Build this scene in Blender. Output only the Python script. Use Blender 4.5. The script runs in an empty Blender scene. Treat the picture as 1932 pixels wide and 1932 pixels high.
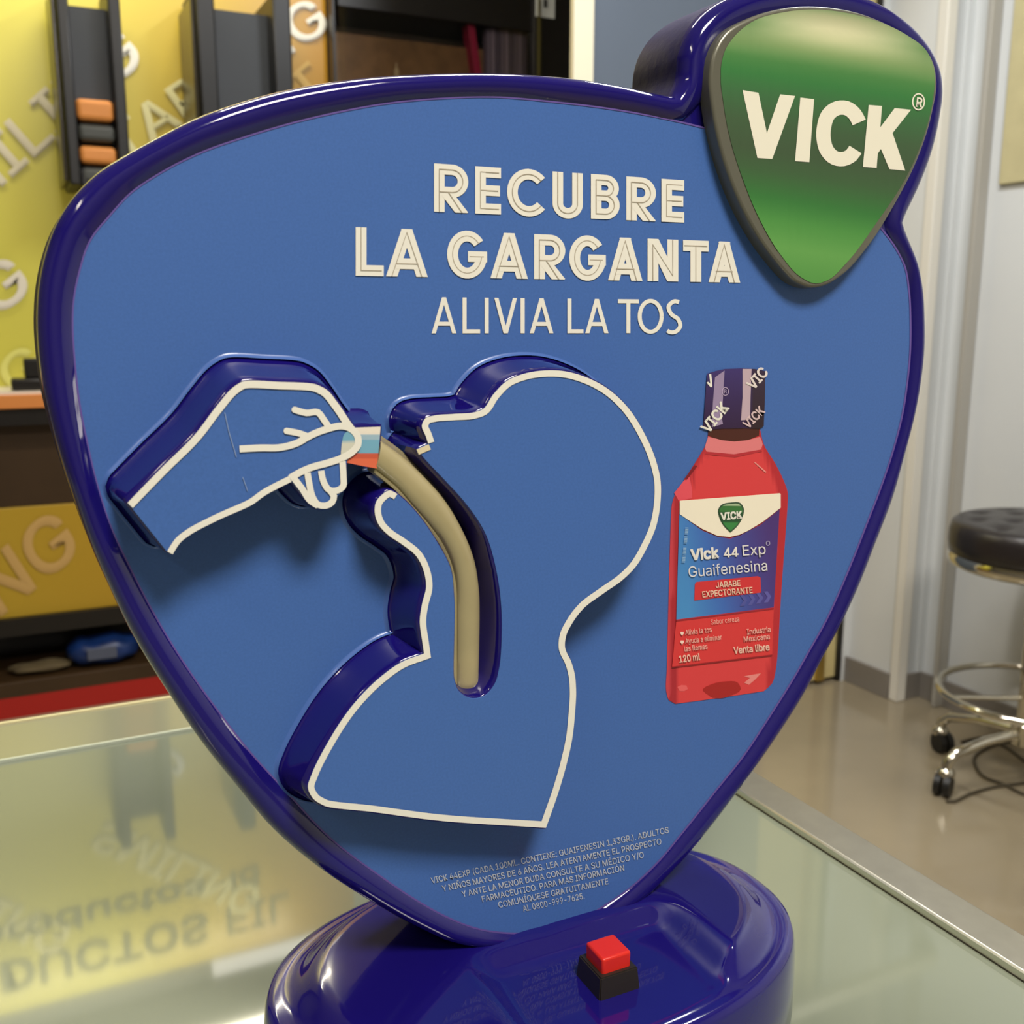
import bpy, bmesh, math, random
from mathutils import Vector, geometry
random.seed(4)
C = bpy.context.scene.collection
SC = bpy.context.scene
# ------------------------------------------------------------------ camera
F = 1937.0; CX = CY = 966.0
PITCH = math.radians(11); YAW = math.radians(26.2)
CAM = Vector((0, 0, 1.12))
cp, sp = math.cos(PITCH), math.sin(PITCH)
Rv = Vector((math.cos(YAW), -math.sin(YAW), 0))
Fv = Vector((math.sin(YAW)*cp, math.cos(YAW)*cp, -sp))
Uv = Vector((math.sin(YAW)*sp, math.cos(YAW)*sp, cp))
cd = bpy.data.cameras.new('camera'); cam = bpy.data.objects.new('camera', cd); C.objects.link(cam)
cam.location = CAM
cam.rotation_euler = (math.pi/2-PITCH, 0, -YAW)
cd.sensor_width = 36.0; cd.lens = 36.0*F/1932.0; cd.clip_start = .02
cd.dof.use_dof = True; cd.dof.focus_distance = .50; cd.dof.aperture_fstop = 15
SC.camera = cam
SC.view_settings.view_transform = 'Standard'; SC.view_settings.look = 'None'
SC.view_settings.gamma = 1; SC.view_settings.use_curve_mapping = False
SC.view_settings.exposure = 0.0
SC.cycles.max_bounces = 6; SC.cycles.diffuse_bounces = 3; SC.cycles.glossy_bounces = 4
SC.cycles.use_denoising = True; SC.cycles.sample_clamp_indirect = 6
w = bpy.data.worlds.new('world'); SC.world = w; w.use_nodes = True
w.node_tree.nodes['Background'].inputs[0].default_value = (.9, .93, 1, 1)
w.node_tree.nodes['Background'].inputs[1].default_value = .10

def area(name, loc, sx, sy, power, col=(1, .9, .76), rot=(0, 0, 0)):
    l = bpy.data.lights.new(name, 'AREA'); l.shape = 'RECTANGLE'; l.size = sx; l.size_y = sy
    l.energy = power; l.color = col
    o = bpy.data.objects.new(name, l); o.location = loc; o.rotation_euler = rot; C.objects.link(o)
    return o
CEIL = 2.75
area('lamp_front', (.25, -.85, CEIL-.03), .60, .55, 61, (1, .93, .85))
area('lamp_left', (-1.5, -.6, CEIL-.03), .16, 1.1, 8)
area('lamp_middle', (.5, 1.5, CEIL-.03), 1.1, .16, 22, (1, .94, .86))
area('lamp_right', (1.45, 1.15, CEIL-.03), .16, 1.1, 34, (.93, .96, 1))
area('lamp_spot', (.64, 3.2, 2.545), .36, .05, .22, (1, .95, .85), (math.radians(-55), 0, 0))
area('lamp_poster', (.2, 3.02, 2.66), 1.2, .07, 24, (1, .92, .72), (math.radians(22), 0, 0))

# ------------------------------------------------------------------ helpers
def ray(px, py): return Fv + Rv*((px-CX)/F) + Uv*(-(py-CY)/F)
def on(px, py, ax, v):
    d = ray(px, py); return CAM + d*((v-CAM[ax])/d[ax])
def lin(c):
    return tuple(((x/255)/12.92 if x/255 <= .04045 else ((x/255+.055)/1.055)**2.4) for x in c)
MATS = {}
def mat(name, col, rough=.5, metal=0, coat=0, noise=0, nscale=20, bump=0, spec=.5, trans=0, ior=1.5, emit=0, col2=None):
    if name in MATS: return MATS[name]
    m = bpy.data.materials.new(name); m.use_nodes = True
    nt = m.node_tree; b = nt.nodes['Principled BSDF']
    c = lin(col)+(1,)
    b.inputs['Base Color'].default_value = c
    b.inputs['Roughness'].default_value = rough; b.inputs['Metallic'].default_value = metal
    b.inputs['Coat Weight'].default_value = coat; b.inputs['Coat Roughness'].default_value = .03
    b.inputs['Specular IOR Level'].default_value = spec; b.inputs['IOR'].default_value = ior
    b.inputs['Transmission Weight'].default_value = trans
    if noise or bump or col2:
        tc = nt.nodes.new('ShaderNodeTexCoord'); n = nt.nodes.new('ShaderNodeTexNoise')
        n.inputs['Scale'].default_value = nscale; n.inputs['Detail'].default_value = 6
        nt.links.new(tc.outputs['Object'], n.inputs['Vector'])
        if noise or col2:
            r = nt.nodes.new('ShaderNodeValToRGB')
            r.color_ramp.elements[0].position = .3; r.color_ramp.elements[1].position = .7
            if col2: r.color_ramp.elements[0].color = lin(col2)+(1,)
            else: r.color_ramp.elements[0].color = tuple(x*(1-noise) for x in c[:3])+(1,)
            r.color_ramp.elements[1].color = c if col2 else tuple(min(1, x*(1+noise)) for x in c[:3])+(1,)
            nt.links.new(n.outputs[0], r.inputs[0]); nt.links.new(r.outputs[0], b.inputs['Base Color'])
        if bump:
            bp = nt.nodes.new('ShaderNodeBump'); bp.inputs['Strength'].default_value = bump; bp.inputs['Distance'].default_value = .002
            nt.links.new(n.outputs[0], bp.inputs['Height']); nt.links.new(bp.outputs[0], b.inputs['Normal'])
    MATS[name] = m; return m
def print_mat(name, rough=.45, coat=0):
    if name in MATS: return MATS[name]
    m = mat(name, (255, 255, 255), rough, coat=coat); nt = m.node_tree
    a = nt.nodes.new('ShaderNodeAttribute'); a.attribute_name = 'Col'
    nt.links.new(a.outputs['Color'], nt.nodes['Principled BSDF'].inputs['Base Color'])
    return m
NAVY = mat('navy_plastic', (24, 16, 104), .09, coat=.5, noise=.05, nscale=8)
BLUE = mat('blue_print', (70, 109, 177), .36, noise=.06, nscale=900, spec=.4)
WHITE = mat('white_print', (240, 238, 224), .45)

def link(name, me, m=None, parent=None, smooth=False):
    o = bpy.data.objects.new(name, me); C.objects.link(o)
    if m and not me.materials: me.materials.append(m)
    if parent: o.parent = parent
    if smooth:
        for p in me.polygons: p.use_smooth = True
    return o
def obj(name, verts, faces, m, parent=None, smooth=False):
    me = bpy.data.meshes.new(name); me.from_pydata([tuple(v) for v in verts], [], faces); me.update()
    return link(name, me, m, parent, smooth)
def bmobj(name, bm, m, parent=None, smooth=False, angle=None):
    me = bpy.data.meshes.new(name); bm.normal_update(); bm.to_mesh(me); bm.free()
    o = link(name, me, m, parent, smooth)
    if angle:
        me.set_sharp_from_angle(angle=math.radians(angle))
        for p in me.polygons:
            if max(abs(c) for c in p.normal) > .9999: p.use_smooth = False
    return o
def tag(o, label=None, cat=None, group=None, kind=None):
    if label: o['label'] = label
    if cat: o['category'] = cat
    if group: o['group'] = group
    if kind: o['kind'] = kind
    return o
def empty(name, loc, label, cat, group=None):
    o = bpy.data.objects.new(name, None); C.objects.link(o); o.location = (0, 0, 0)
    o.empty_display_size = .05
    return tag(o, label, cat, group)
def addbox(bm, x0, x1, y0, y1, z0, z1, bev=0, seg=2):
    r = bmesh.ops.create_cube(bm, size=1)
    for v in r['verts']:
        v.co = Vector((x0+(v.co.x+.5)*(x1-x0), y0+(v.co.y+.5)*(y1-y0), z0+(v.co.z+.5)*(z1-z0)))
    if bev:
        es = list({e for v in r['verts'] for e in v.link_edges})
        bmesh.ops.bevel(bm, geom=es, offset=bev, segments=seg, affect='EDGES', profile=.5)
def box(name, x0, x1, y0, y1, z0, z1, m, parent=None, bev=0, seg=2):
    bm = bmesh.new(); addbox(bm, x0, x1, y0, y1, z0, z1, bev, seg)
    o = bmobj(name, bm, m, parent, bev > 0, 40 if bev else None)
    for p in o.data.polygons:
        if max(abs(c) for c in p.normal) > .9999: p.use_smooth = False
    return o
def lathe(name, prof, c, m, parent=None, n=48, angle=40):
    bm = bmesh.new(); rings = []
    for r, z in prof:
        rings.append([bm.verts.new((c[0]+r*math.cos(2*math.pi*i/n), c[1]+r*math.sin(2*math.pi*i/n), c[2]+z)) for i in range(n)])
    for a, b in zip(rings, rings[1:]):
        for i in range(n): bm.faces.new((a[i], a[(i+1) % n], b[(i+1) % n], b[i]))
    bm.faces.new(rings[0][::-1]); bm.faces.new(rings[-1])
    bmesh.ops.recalc_face_normals(bm, faces=bm.faces)
    return bmobj(name, bm, m, parent, True, angle)
def addtube(bm, pts, r, n=10, closed=False):
    pts = [Vector(p) for p in pts]; rings = []; N = len(pts); up = Vector((0, 0, 1))
    for i, p in enumerate(pts):
        a = pts[(i-1) % N] if (closed or i > 0) else p
        b = pts[(i+1) % N] if (closed or i < N-1) else p
        t = (b-a).normalized(); s = t.cross(up)
        if s.length < 1e-3: s = t.cross(Vector((0, 1, 0)))
        s.normalize(); q = s.cross(t)
        rings.append([bm.verts.new(p+(s*math.cos(2*math.pi*k/n)+q*math.sin(2*math.pi*k/n))*r) for k in range(n)])
    for i in range(N if closed else N-1):
        A, B = rings[i], rings[(i+1) % N]
        for k in range(n): bm.faces.new((A[k], A[(k+1) % n], B[(k+1) % n], B[k]))
    if not closed: bm.faces.new(rings[0][::-1]); bm.faces.new(rings[-1])
    bmesh.ops.recalc_face_normals(bm, faces=bm.faces)
def tube(name, pts, r, m, parent=None, n=10, closed=False):
    bm = bmesh.new(); addtube(bm, pts, r, n, closed); return bmobj(name, bm, m, parent, True, 60)

def smooth(pts, corners=(), closed=True, step=6.0):
    """Catmull-Rom through pts (px); corner indices stay sharp."""
    out = []; N = len(pts); cs = set(corners)
    for i in range(N if closed else N-1):
        p1 = Vector(pts[i]); p2 = Vector(pts[(i+1) % N])
        p0 = Vector(pts[(i-1) % N]) if (closed or i > 0) else p1
        p3 = Vector(pts[(i+2) % N]) if (closed or i+2 < N) else p2
        L = (p2-p1).length
        def tan(a, b, c, corner):
            if corner: return Vector((0, 0))
            d1 = (b-a).length or 1; d2 = (c-b).length or 1
            return ((b-a)/d1*d2+(c-b)/d2*d1)/(d1+d2)
        t1 = tan(p0, p1, p2, i in cs)*min(L, 1.7*(p1-p0).length+.01); t2 = tan(p1, p2, p3, ((i+1) % N) in cs)*min(L, 1.7*(p3-p2).length+.01)
        if i in cs: t1 = (p2-p1)*.9
        if ((i+1) % N) in cs: t2 = (p2-p1)*.9
        n = max(1, int(L/step))
        for k in range(n):
            t = k/n; t_2 = t*t; t_3 = t_2*t
            out.append(tuple(p1*(2*t_3-3*t_2+1)+t1*(t_3-2*t_2+t)+p2*(-2*t_3+3*t_2)+t2*(t_3-t_2)))
    if not closed: out.append(tuple(pts[-1]))
    return out
def area2(p): return sum(p[i][0]*p[(i+1) % len(p)][1]-p[(i+1) % len(p)][0]*p[i][1] for i in range(len(p)))/2
def to_plane(pts, Y):
    """px outline -> (x, z) on the plane Y, counter-clockwise seen from the front (x right, z up)"""
    q = [on(a, b, 1, Y) for a, b in pts]; q = [(v.x, v.z) for v in q]
    if area2(q) < 0: q.reverse()
    return q
def normals(p, k=1):
    N = len(p); out = []
    for i in range(N):
        a = Vector(p[(i-k) % N]); b = Vector(p[(i+k) % N]); t = (b-a)
        if t.length < 1e-9: t = Vector((1, 0))
        t.normalize(); out.append(Vector((t.y, -t.x)))
    return out
def smooth_vals(v, it=4):
    N = len(v)
    for _ in range(it): v = [(v[(i-1) % N]+v[i]*2+v[(i+1) % N])/4 for i in range(N)]
    return v
def loft(name, rings, m, parent=None, cap_front=False, cap_back=False, smoothf=True, angle=35):
    """rings: lists of 3-D points with equal counts"""
    V = []; Fc = []; N = len(rings[0])
    for r in rings: V += r
    for j in range(len(rings)-1):
        for i in range(N):
            a = j*N+i; b = j*N+(i+1) % N; Fc.append((a, b, b+N, a+N))
    for flag, j in ((cap_back, 0), (cap_front, len(rings)-1)):
        if flag:
            tri = geometry.tessellate_polygon([[Vector((p[0], p[2], 0)) for p in rings[j]]])
            Fc += [tuple(j*N+k for k in t) for t in tri]
    o = obj(name, V, Fc, m, parent, smoothf)
    bm = bmesh.new(); bm.from_mesh(o.data); bmesh.ops.recalc_face_normals(bm, faces=bm.faces); bm.to_mesh(o.data); bm.free()
    if smoothf:
        o.data.set_sharp_from_angle(angle=math.radians(angle))
        for p in o.data.polygons:
            if len(p.vertices) == 3: p.use_smooth = False
    return o
def slab(name, pts, Y0, Y1, m, parent, bev=.0008, px=True):
    """flat plate: px outline at front plane Y0, back at Y1"""
    p = to_plane(pts, Y0) if px else pts
    n = normals(p)
    rings = [[(a, Y1, b) for a, b in p]]
    for k in range(4):
        t = k/3*math.pi/2
        off = -bev*(1-math.cos(t)); y = Y0+bev*(1-math.sin(t))
        rings.append([(a+nn.x*off, y, b+nn.y*off) for (a, b), nn in zip(p, n)])
    return loft(name, rings, m, parent, True, True)

# ---- flat print: polygons, strokes and text laid in px on a plane, stored at their real place
FONT = None
try:
    import os
    fp = os.path.join(bpy.utils.resource_path('LOCAL'), 'datafiles', 'fonts', 'Inter.woff2')
    if os.path.exists(fp): FONT = bpy.data.fonts.load(fp)
except Exception: FONT = None
TEXTS = {}
def text_mesh(s, off=0.0, xs=1.0):
    key = (s, off)
    if key in TEXTS: return TEXTS[key]
    cu = bpy.data.curves.new('t', 'FONT'); cu.body = s; cu.size = 1; cu.offset = off; cu.resolution_u = 3
    if FONT: cu.font = FONT
    o = bpy.data.objects.new('t', cu); C.objects.link(o)
    dg = bpy.context.evaluated_depsgraph_get(); dg.update()
    me = o.evaluated_get(dg).to_mesh()
    V = [(v.co.x, v.co.y) for v in me.vertices]; Fc = [tuple(p.vertices) for p in me.polygons]
    o.evaluated_get(dg).to_mesh_clear(); bpy.data.objects.remove(o); bpy.data.curves.remove(cu)
    TEXTS[key] = (V, Fc); return V, Fc
def cap_h():
    V, _ = text_mesh('H'); return max(v[1] for v in V)
def clip(poly, a, b, c):
    """keep a*x+b*y <= c"""
    out = []
    for i in range(len(poly)):
        p, q = poly[i], poly[(i+1) % len(poly)]
        dp = a*p[0]+b*p[1]-c; dq = a*q[0]+b*q[1]-c
        if dp <= 0: out.append(p)
        if (dp < 0) != (dq < 0) and dp != dq:
            t = dp/(dp-dq); out.append((p[0]+(q[0]-p[0])*t, p[1]+(q[1]-p[1])*t))
    return out
class Print:
    def __init__(s, Y): s.Y = Y; s.V = []; s.F = []; s.Cc = []; s.k = 0; s.m = 0; s.hold = False
    def up(s): s.k += 1; return s
    def _add(s, pts, faces, col):
        if not s.hold: s.m = (s.m+1) % 7
        n = len(s.V); Y = s.Y-s.k*.00015-s.m*(.00002 if s.Y < 1 else .0008)
        for p in pts:
            s.V.append(tuple(on(p[0], p[1], 1, Y))); s.Cc.append(lin(col(p) if callable(col) else col))
        s.F += [tuple(i+n for i in f) for f in faces]
    def poly(s, pts, col, sm=None, bands=0, vert=False):
        if sm is not None: pts = smooth(pts, sm)
        if bands:
            ax = 0 if vert else 1
            lo = min(p[ax] for p in pts); hi = max(p[ax] for p in pts)
            s.m = (s.m+1) % 7; s.hold = True
            for i in range(bands):
                a = lo+(hi-lo)*i/bands; b = lo+(hi-lo)*(i+1)/bands
                q = clip(clip(pts, *((-1, 0) if vert else (0, -1)), -a), *((1, 0) if vert else (0, 1)), b)
                if len(q) > 2: s.poly(q, col)
            s.hold = False; return s
        if len(pts) < 3: return s
        tri = geometry.tessellate_polygon([[Vector((p[0], p[1], 0)) for p in pts]])
        s._add(pts, [tuple(t) for t in tri], col); return s
    def stroke(s, pts, wd, col, sm=None, closed=False, cap=False):
        if sm is not None: pts = smooth(pts, sm, closed, 5)
        P = [Vector(p) for p in pts]
        P = [p for i, p in enumerate(P) if i == 0 or (p-P[i-1]).length > 1e-4]
        N = len(P); L = []; R = []
        for i, p in enumerate(P):
            a = P[(i-1) % N] if (closed or i > 0) else None; b = P[(i+1) % N] if (closed or i < N-1) else None
            d1 = (p-a).normalized() if a is not None else (b-p).normalized()
            d2 = (b-p).normalized() if b is not None else d1
            t = d1+d2
            if t.length < 1e-6: t = d1
            t.normalize(); n = Vector((-t.y, t.x)); m = 1/max(.45, n.dot(Vector((-d1.y, d1.x))))
            L.append(p+n*m*wd/2); R.append(p-n*m*wd/2)
        fs = []
        M = N if closed else N-1
        for i in range(M):
            j = (i+1) % N; fs.append((i, j, j+N, i+N))
        s._add([tuple(v) for v in L+R], fs, col)
        if cap:
            for p in (P[0], P[-1]):
                s.poly([(p.x+math.cos(a*math.pi/8)*wd/2, p.y+math.sin(a*math.pi/8)*wd/2) for a in range(16)], col)
        return s
    def text(s, body, bl, br, h, col, off=0.0, top=None, xr=None):
        """baseline from bl to br; cap height h px; top = direction of up vector (px)"""
        V, Fc = text_mesh(body); ch = cap_h()
        x0 = min(v[0] for v in V); x1 = max(v[0] for v in V)
        if off:
            n_ = len(V); V0, F0 = V, Fc; V = []; Fc = []
            for q_, (a_, b_) in enumerate(((-off, -off), (off, -off), (-off, off), (off, off))):
                V = V+[(x+a_, y+b_) for x, y in V0]; Fc = Fc+[tuple(i+n_*q_ for i in f) for f in F0]
            for q_ in range(4): s._text(V[q_*n_:(q_+1)*n_], F0, x0, x1, ch, bl, br, h, col, top)
            return s
        return s._text(V, Fc, x0, x1, ch, bl, br, h, col, top)
    def _text(s, V, Fc, x0, x1, ch, bl, br, h, col, top):
        bl = Vector(bl); br = Vector(br)
        if top is None:
            d = (br-bl).normalized(); u0 = u1 = Vector((d.y, -d.x))*h
        else: u0 = Vector(top[0]); u1 = Vector(top[1])
        pts = []
        for x, y in V:
            t = (x-x0)/(x1-x0); u = u0.lerp(u1, t); pts.append(tuple(bl.lerp(br, t)+u*(y/ch)))
        s._add(pts, Fc, col); return s
    def build(s, name, parent, m=None):
        me = bpy.data.meshes.new(name); me.from_pydata(s.V, [], s.F); me.update()
        ca = me.color_attributes.new('Col', 'FLOAT_COLOR', 'POINT')
        for i, c in enumerate(s.Cc): ca.data[i].color = (*c, 1)
        # all faces look at -Y
        bm = bmesh.new(); bm.from_mesh(me)
        for f in bm.faces:
            if f.normal.y > 0: f.normal_flip()
        bm.to_mesh(me); bm.free()
        return link(name, me, m or print_mat('print'), parent)

# ================================================================== the setting
WALLC = mat('wall_paint', (214, 216, 214), .6, noise=.03, nscale=3)
FLOORM = mat('floor_tile', (150, 137, 112), .13, noise=.10, nscale=2.2, spec=.6, col2=(132, 121, 100))
def struct(o): o['kind'] = 'structure'; return o
XL, XR, YF, YB = -2.4, 2.37, -2.2, 3.45
struct(box('floor', XL, XR+.3, YF, YB, -.1, 0, FLOORM))
struct(box('ceiling', XL, XR+.3, YF, YB, CEIL, CEIL+.1, mat('ceiling_paint', (205, 203, 196), .7, noise=.02)))
BLUEG = mat('wall_blue_grey', (84, 94, 108), .6, noise=.03, nscale=3)
struct(box('wall_back', XL, XR+.3, YB, YB+.1, 0, CEIL, WALLC))
WALLD = mat('wall_paint_darkened', (128, 122, 114), .6, noise=.03, nscale=3)  # unseen walls, paint darkened to cut the fill light they bounce
struct(box('wall_left', XL-.1, XL, YF, YB, 0, CEIL, WALLD))
struct(box('wall_front', XL, XR+.3, YF-.1, YF, 0, CEIL, WALLD))
struct(box('wall_right', XR, XR+.1, YF, 2.07, 0, CEIL, WALLC))
struct(box('wall_partition', 1.32, 1.95, 2.26, 2.34, 0, CEIL, BLUEG))
struct(box('wall_pier', 2.27, 2.47, 2.07, 2.34, 0, CEIL, WALLC))
struct(box('trim_1', 1.266, 1.32, 2.245, 2.262, 0, CEIL, mat('cream_trim', (222, 214, 188), .5)))
struct(box('trim_2', 2.33, 2.369, 1.972, 1.99, 0, CEIL, mat('groove_shade', (170, 166, 156), .5), bev=.004))  # raised strip, coloured darker to stand in for a groove's thin shadow
struct(box('trim_3', 2.345, 2.3695, 2.06, 2.0695, 0, CEIL, WALLC))
door = box('door_1', 1.95, 2.235, 2.275, 2.32, .012, CEIL, mat('door_cream', (214, 196, 138), .4, noise=.03), bev=.003)
struct(door)
gold = mat('brass', (190, 160, 84), .3, metal=.8)
box('door_stile', 2.15, 2.18, 2.262, 2.275, .012, CEIL, gold, door, bev=.002)
box('door_edge_strip', 2.232, 2.246, 2.262, 2.32, .004, CEIL, mat('black_rubber', (22, 20, 18), .5), door)
struct(box('trim_4', 2.246, 2.27, 2.262, 2.33, 0, CEIL, WALLC))
struct(box('trim_6', 1.4, XR, 1.92, 1.95, 2.28, 2.32, mat('cream_trim', (222, 214, 188), .5)))
SK = mat('skirting_tile', (128, 122, 114), .3, noise=.06, nscale=12)
def bb(n, *a): return struct(box(n, *a, SK, bev=.002))
bb('baseboard_pier', 2.258, 2.27, 2.085, 2.262, 0, .078)
bb('baseboard_step', 2.30, 2.358, 2.058, 2.07, 0, .078)
bb('baseboard_right', 2.358, 2.37, -1.5, 2.07, 0, .078)
struct(box('trim_5', 2.262, 2.298, 2.052, 2.085, 0, CEIL, mat('corner_bead', (226, 222, 210), .5), bev=.004))

# ================================================================== display wall unit at the back left
YU, YP, YC = 3.06, 3.28, 3.22
unit = empty('display_cabinet', None, 'wall display cabinet with yellow lettered backing, orange shelf edge and red plinth', 'cabinet')
BLK = mat('black_laminate', (26, 23, 21), .35, noise=.1)
BRN = mat('dark_brown_laminate', (62, 44, 24), .4, noise=.15, nscale=6)
def zz(px, py, Y): return on(px, py, 1, Y).z
UX0, UX1 = -1.3, on(629, 100, 1, YC).x-.007
def pc(p, a=(214, 205, 84), b=(196, 148, 36), x0=-.05, x1=.85):
    t = min(1, max(0, (p[0]-20)/640)); t = t*t*(3-2*t)
    return tuple(a[i]+(b[i]-a[i])*t for i in range(3))
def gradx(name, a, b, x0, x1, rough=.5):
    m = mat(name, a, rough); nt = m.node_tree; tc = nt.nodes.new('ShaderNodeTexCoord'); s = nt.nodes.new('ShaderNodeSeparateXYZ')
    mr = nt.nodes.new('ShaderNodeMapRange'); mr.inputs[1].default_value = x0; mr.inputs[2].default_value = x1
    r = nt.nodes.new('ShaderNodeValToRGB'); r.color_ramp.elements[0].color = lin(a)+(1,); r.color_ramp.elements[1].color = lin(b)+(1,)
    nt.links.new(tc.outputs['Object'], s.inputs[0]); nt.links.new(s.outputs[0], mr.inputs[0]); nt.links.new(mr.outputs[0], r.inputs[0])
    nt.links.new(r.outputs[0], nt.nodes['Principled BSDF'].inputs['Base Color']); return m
POST = gradx('yellow_poster', (212, 204, 84), (190, 140, 30), .15, .95, .32)  # printed yellow to amber; the right's shading is put into the gradient too
POST2 = gradx('amber_panel', (190, 158, 46), (184, 138, 30), -.2, .6, .4)
zs = zz(0, 740, YU)
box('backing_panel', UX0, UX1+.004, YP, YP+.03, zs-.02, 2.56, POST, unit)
box('shelf_board', UX0, UX1+.005, YU+.004, YP, zz(0, 772, YU), zs, mat('white_laminate', (225, 215, 200), .4), unit)
box('shelf_edge', UX0, UX1+.005, YU-.004, YU+.006, zz(0, 772, YU), zs-.008, mat('orange_edge', (226, 142, 72), .4), unit, bev=.002)
z2 = zz(0, 805, YU); z3 = zz(0, 960, YU+.06); z4 = zz(0, 1168, YU+.06)
box('shelf_underside', UX0, UX1+.005, YU+.01, YP, z2, zz(0, 772, YU), BLK, unit)
box('brown_front', UX0, UX1+.005, YU+.07, YP, z3, z2, BRN, unit, bev=.002)  # plain dark brown panel between the shelf and the lettered panel
box('lettered_panel', UX0, UX1+.005, YU+.06, YU+.12, z4, z3, POST2, unit, bev=.002)
z5 = zz(0, 1292, YU); z6 = zz(0, 1320, YU)
box('niche_top', UX0, UX1+.005, YU+.04, YP+.1, z4-.05, z4, BLK, unit)
box('niche_back', UX0, UX1+.005, YP+.06, YP+.1, z5, z4-.05, BLK, unit)
box('niche_floor', UX0, UX1+.005, YU, YP+.1, z6, z5, BRN, unit, bev=.002)
box('plinth', UX0, UX1+.005, YU+.002, YP+.1, 0, z6, mat('red_plinth', (176, 30, 22), .4), unit)
box('side_panel', UX0-.03, UX0, YU, YP+.1, 0, 2.6, BLK, unit)
WH = (250, 248, 238); PALE = (232, 226, 168)
for wd_, a_, b_, h_, c_, tp_ in (('SMILING', (-112, 452), (272, 112), 84, lambda p: WH if p[0] > 150 else (226, 218, 190), None),
        ('STARTING', (176, 342), (624, 52), 72, lambda p: WH if p[0] > 480 else PALE, ((-41, -58), (-41, -58))),
        ('SMILING', (-400, 905), (62, 545), 84, (232, 224, 206), None), ('SETT', (420, 330), (622, 168), 66, (216, 178, 96), None),
        ('LISTING', (-260, 1010), (90, 700), 70, (226, 222, 120), None)):
    pr = Print(YP-.002); pr.text(wd_, a_, b_, h_, c_, .012, top=tp_); pr.build('backing_lettering', unit)
pr = Print(YU+.058)
pr.text('SMILING', (-330, 1428), (152, 1040), 92, (206, 166, 98), .012, top=((-52, -80), (-52, -80)))
pr.build('panel_lettering', unit)
# upper lettering (above the frame, mirrored in the counter glass)
def worldtext(body, x0, x1, z0, h, Y, m, name, rot=0, off=.016):
    V, Fc = text_mesh(body); ch = cap_h(); a = min(v[0] for v in V); b = max(v[0] for v in V)
    k = (x1-x0)/(b-a); c_, s_ = math.cos(rot), math.sin(rot); P = []; G = []
    for q, (dx, dy) in enumerate(((-off, -off), (off, -off), (-off, off), (off, off))):
        for x, y in V:
            X = (x+dx-a)*k; Z = (y+dy)/ch*h; P.append((x0+X*c_-Z*s_, Y-q*.0002, z0+X*s_+Z*c_))
        G += [tuple(i+len(V)*q for i in f) for f in Fc]
    return obj(name, P, G, m, unit)
DK = mat('dark_lettering', (120, 120, 76), .5); LT = mat('light_lettering', (228, 222, 158), .5)
worldtext('FIL', .53, .74, 2.385, .10, YP-.003, DK, 'upper_lettering', 0, .004)
worldtext('PRODUCTOS', -.47, .46, 2.385, .10, YP-.003, DK, 'upper_lettering')
worldtext('id', .55, .64, 2.255, .07, YP-.003, DK, 'upper_lettering', 0, .004)
worldtext('productos', -.22, .46, 2.255, .07, YP-.003, DK, 'upper_lettering')
worldtext('SMILING', .18, .78, 1.98, .10, YP-.003, LT, 'upper_lettering', math.radians(38))
worldtext('SMILING', -.42, .18, 1.95, .10, YP-.003, LT, 'upper_lettering', math.radians(38))
# lamp fitting above the backing
lf = empty('display_lamp', None, 'slim white lamp fitting above the yellow backing', 'lamp')
box('housing', -.5, .85, 2.98, 3.06, 2.675, 2.75, WALLC, lf, bev=.004)

# racks
RK = mat('rack_black', (20, 20, 21), .38, noise=.08); RG = mat('rack_grey', (52, 57, 64), .5, noise=.08, nscale=9)
RS = mat('rack_side', (58, 52, 34), .25, noise=.2, nscale=10)
OR = mat('orange_foam', (232, 150, 74), .55, noise=.05); GF = mat('grey_foam', (74, 76, 72), .55)
def rack(pxl, pxr, pyb, ztop, zplate, zcover, label, orange):
    t = empty('display_rack', None, label, 'rack', None)
    bl = on(pxl, pyb, 1, YU); br = on(pxr, pyb-14, 1, YU); x0, x1 = bl.x, br.x; z0 = bl.z
    th = .20; fw = (x1-x0)*.19
    bm = bmesh.new(); addbox(bm, x0, x0+fw, YU-.02, YU+th, z0, ztop, .006); bmobj('side_rail', bm, RK, t, True, 40)
    bm = bmesh.new(); addbox(bm, x1-fw*1.05, x1, YU-.02, YU+th, z0, ztop, .006); bmobj('side_rail', bm, RK, t, True, 40)
    box('bottom_rail', x0+fw, x1-fw, YU-.01, YU+th, z0, z0+.045, RK, t, .004)
    box('back_plate', x0+fw, x1-fw, YU+.05, YU+.07, z0+.045, zplate, RG, t)
    box('rear_cover', x0-.012, x0, YU+.0, YU+th, z0+.01, zcover, RS, t, .004)
    if orange:
        for (ya, yb, mm) in ((188, 229, OR), (235, 268, GF), (276, 310, OR), (316, 346, GF)):
            za = on(180, yb, 1, YU).z; zb = on(180, ya, 1, YU).z
            box('foam_pad', x0+fw*1.02, x1-fw*1.1, YU-.012, YU+.05, za, zb, mm, t, .014, 4)
    return t
rack(131, 247, 350, 1.97, 1.91, 1.95, 'black wall rack holding orange and grey foam pads', True)
rack(384, 556, 316, 1.99, on(460, 24, 1, YU+.05).z, on(350, 12, 1, YU+.1).z, 'black wall rack with plain blue-grey inner plate, nearer the dark glass case', False)

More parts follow.
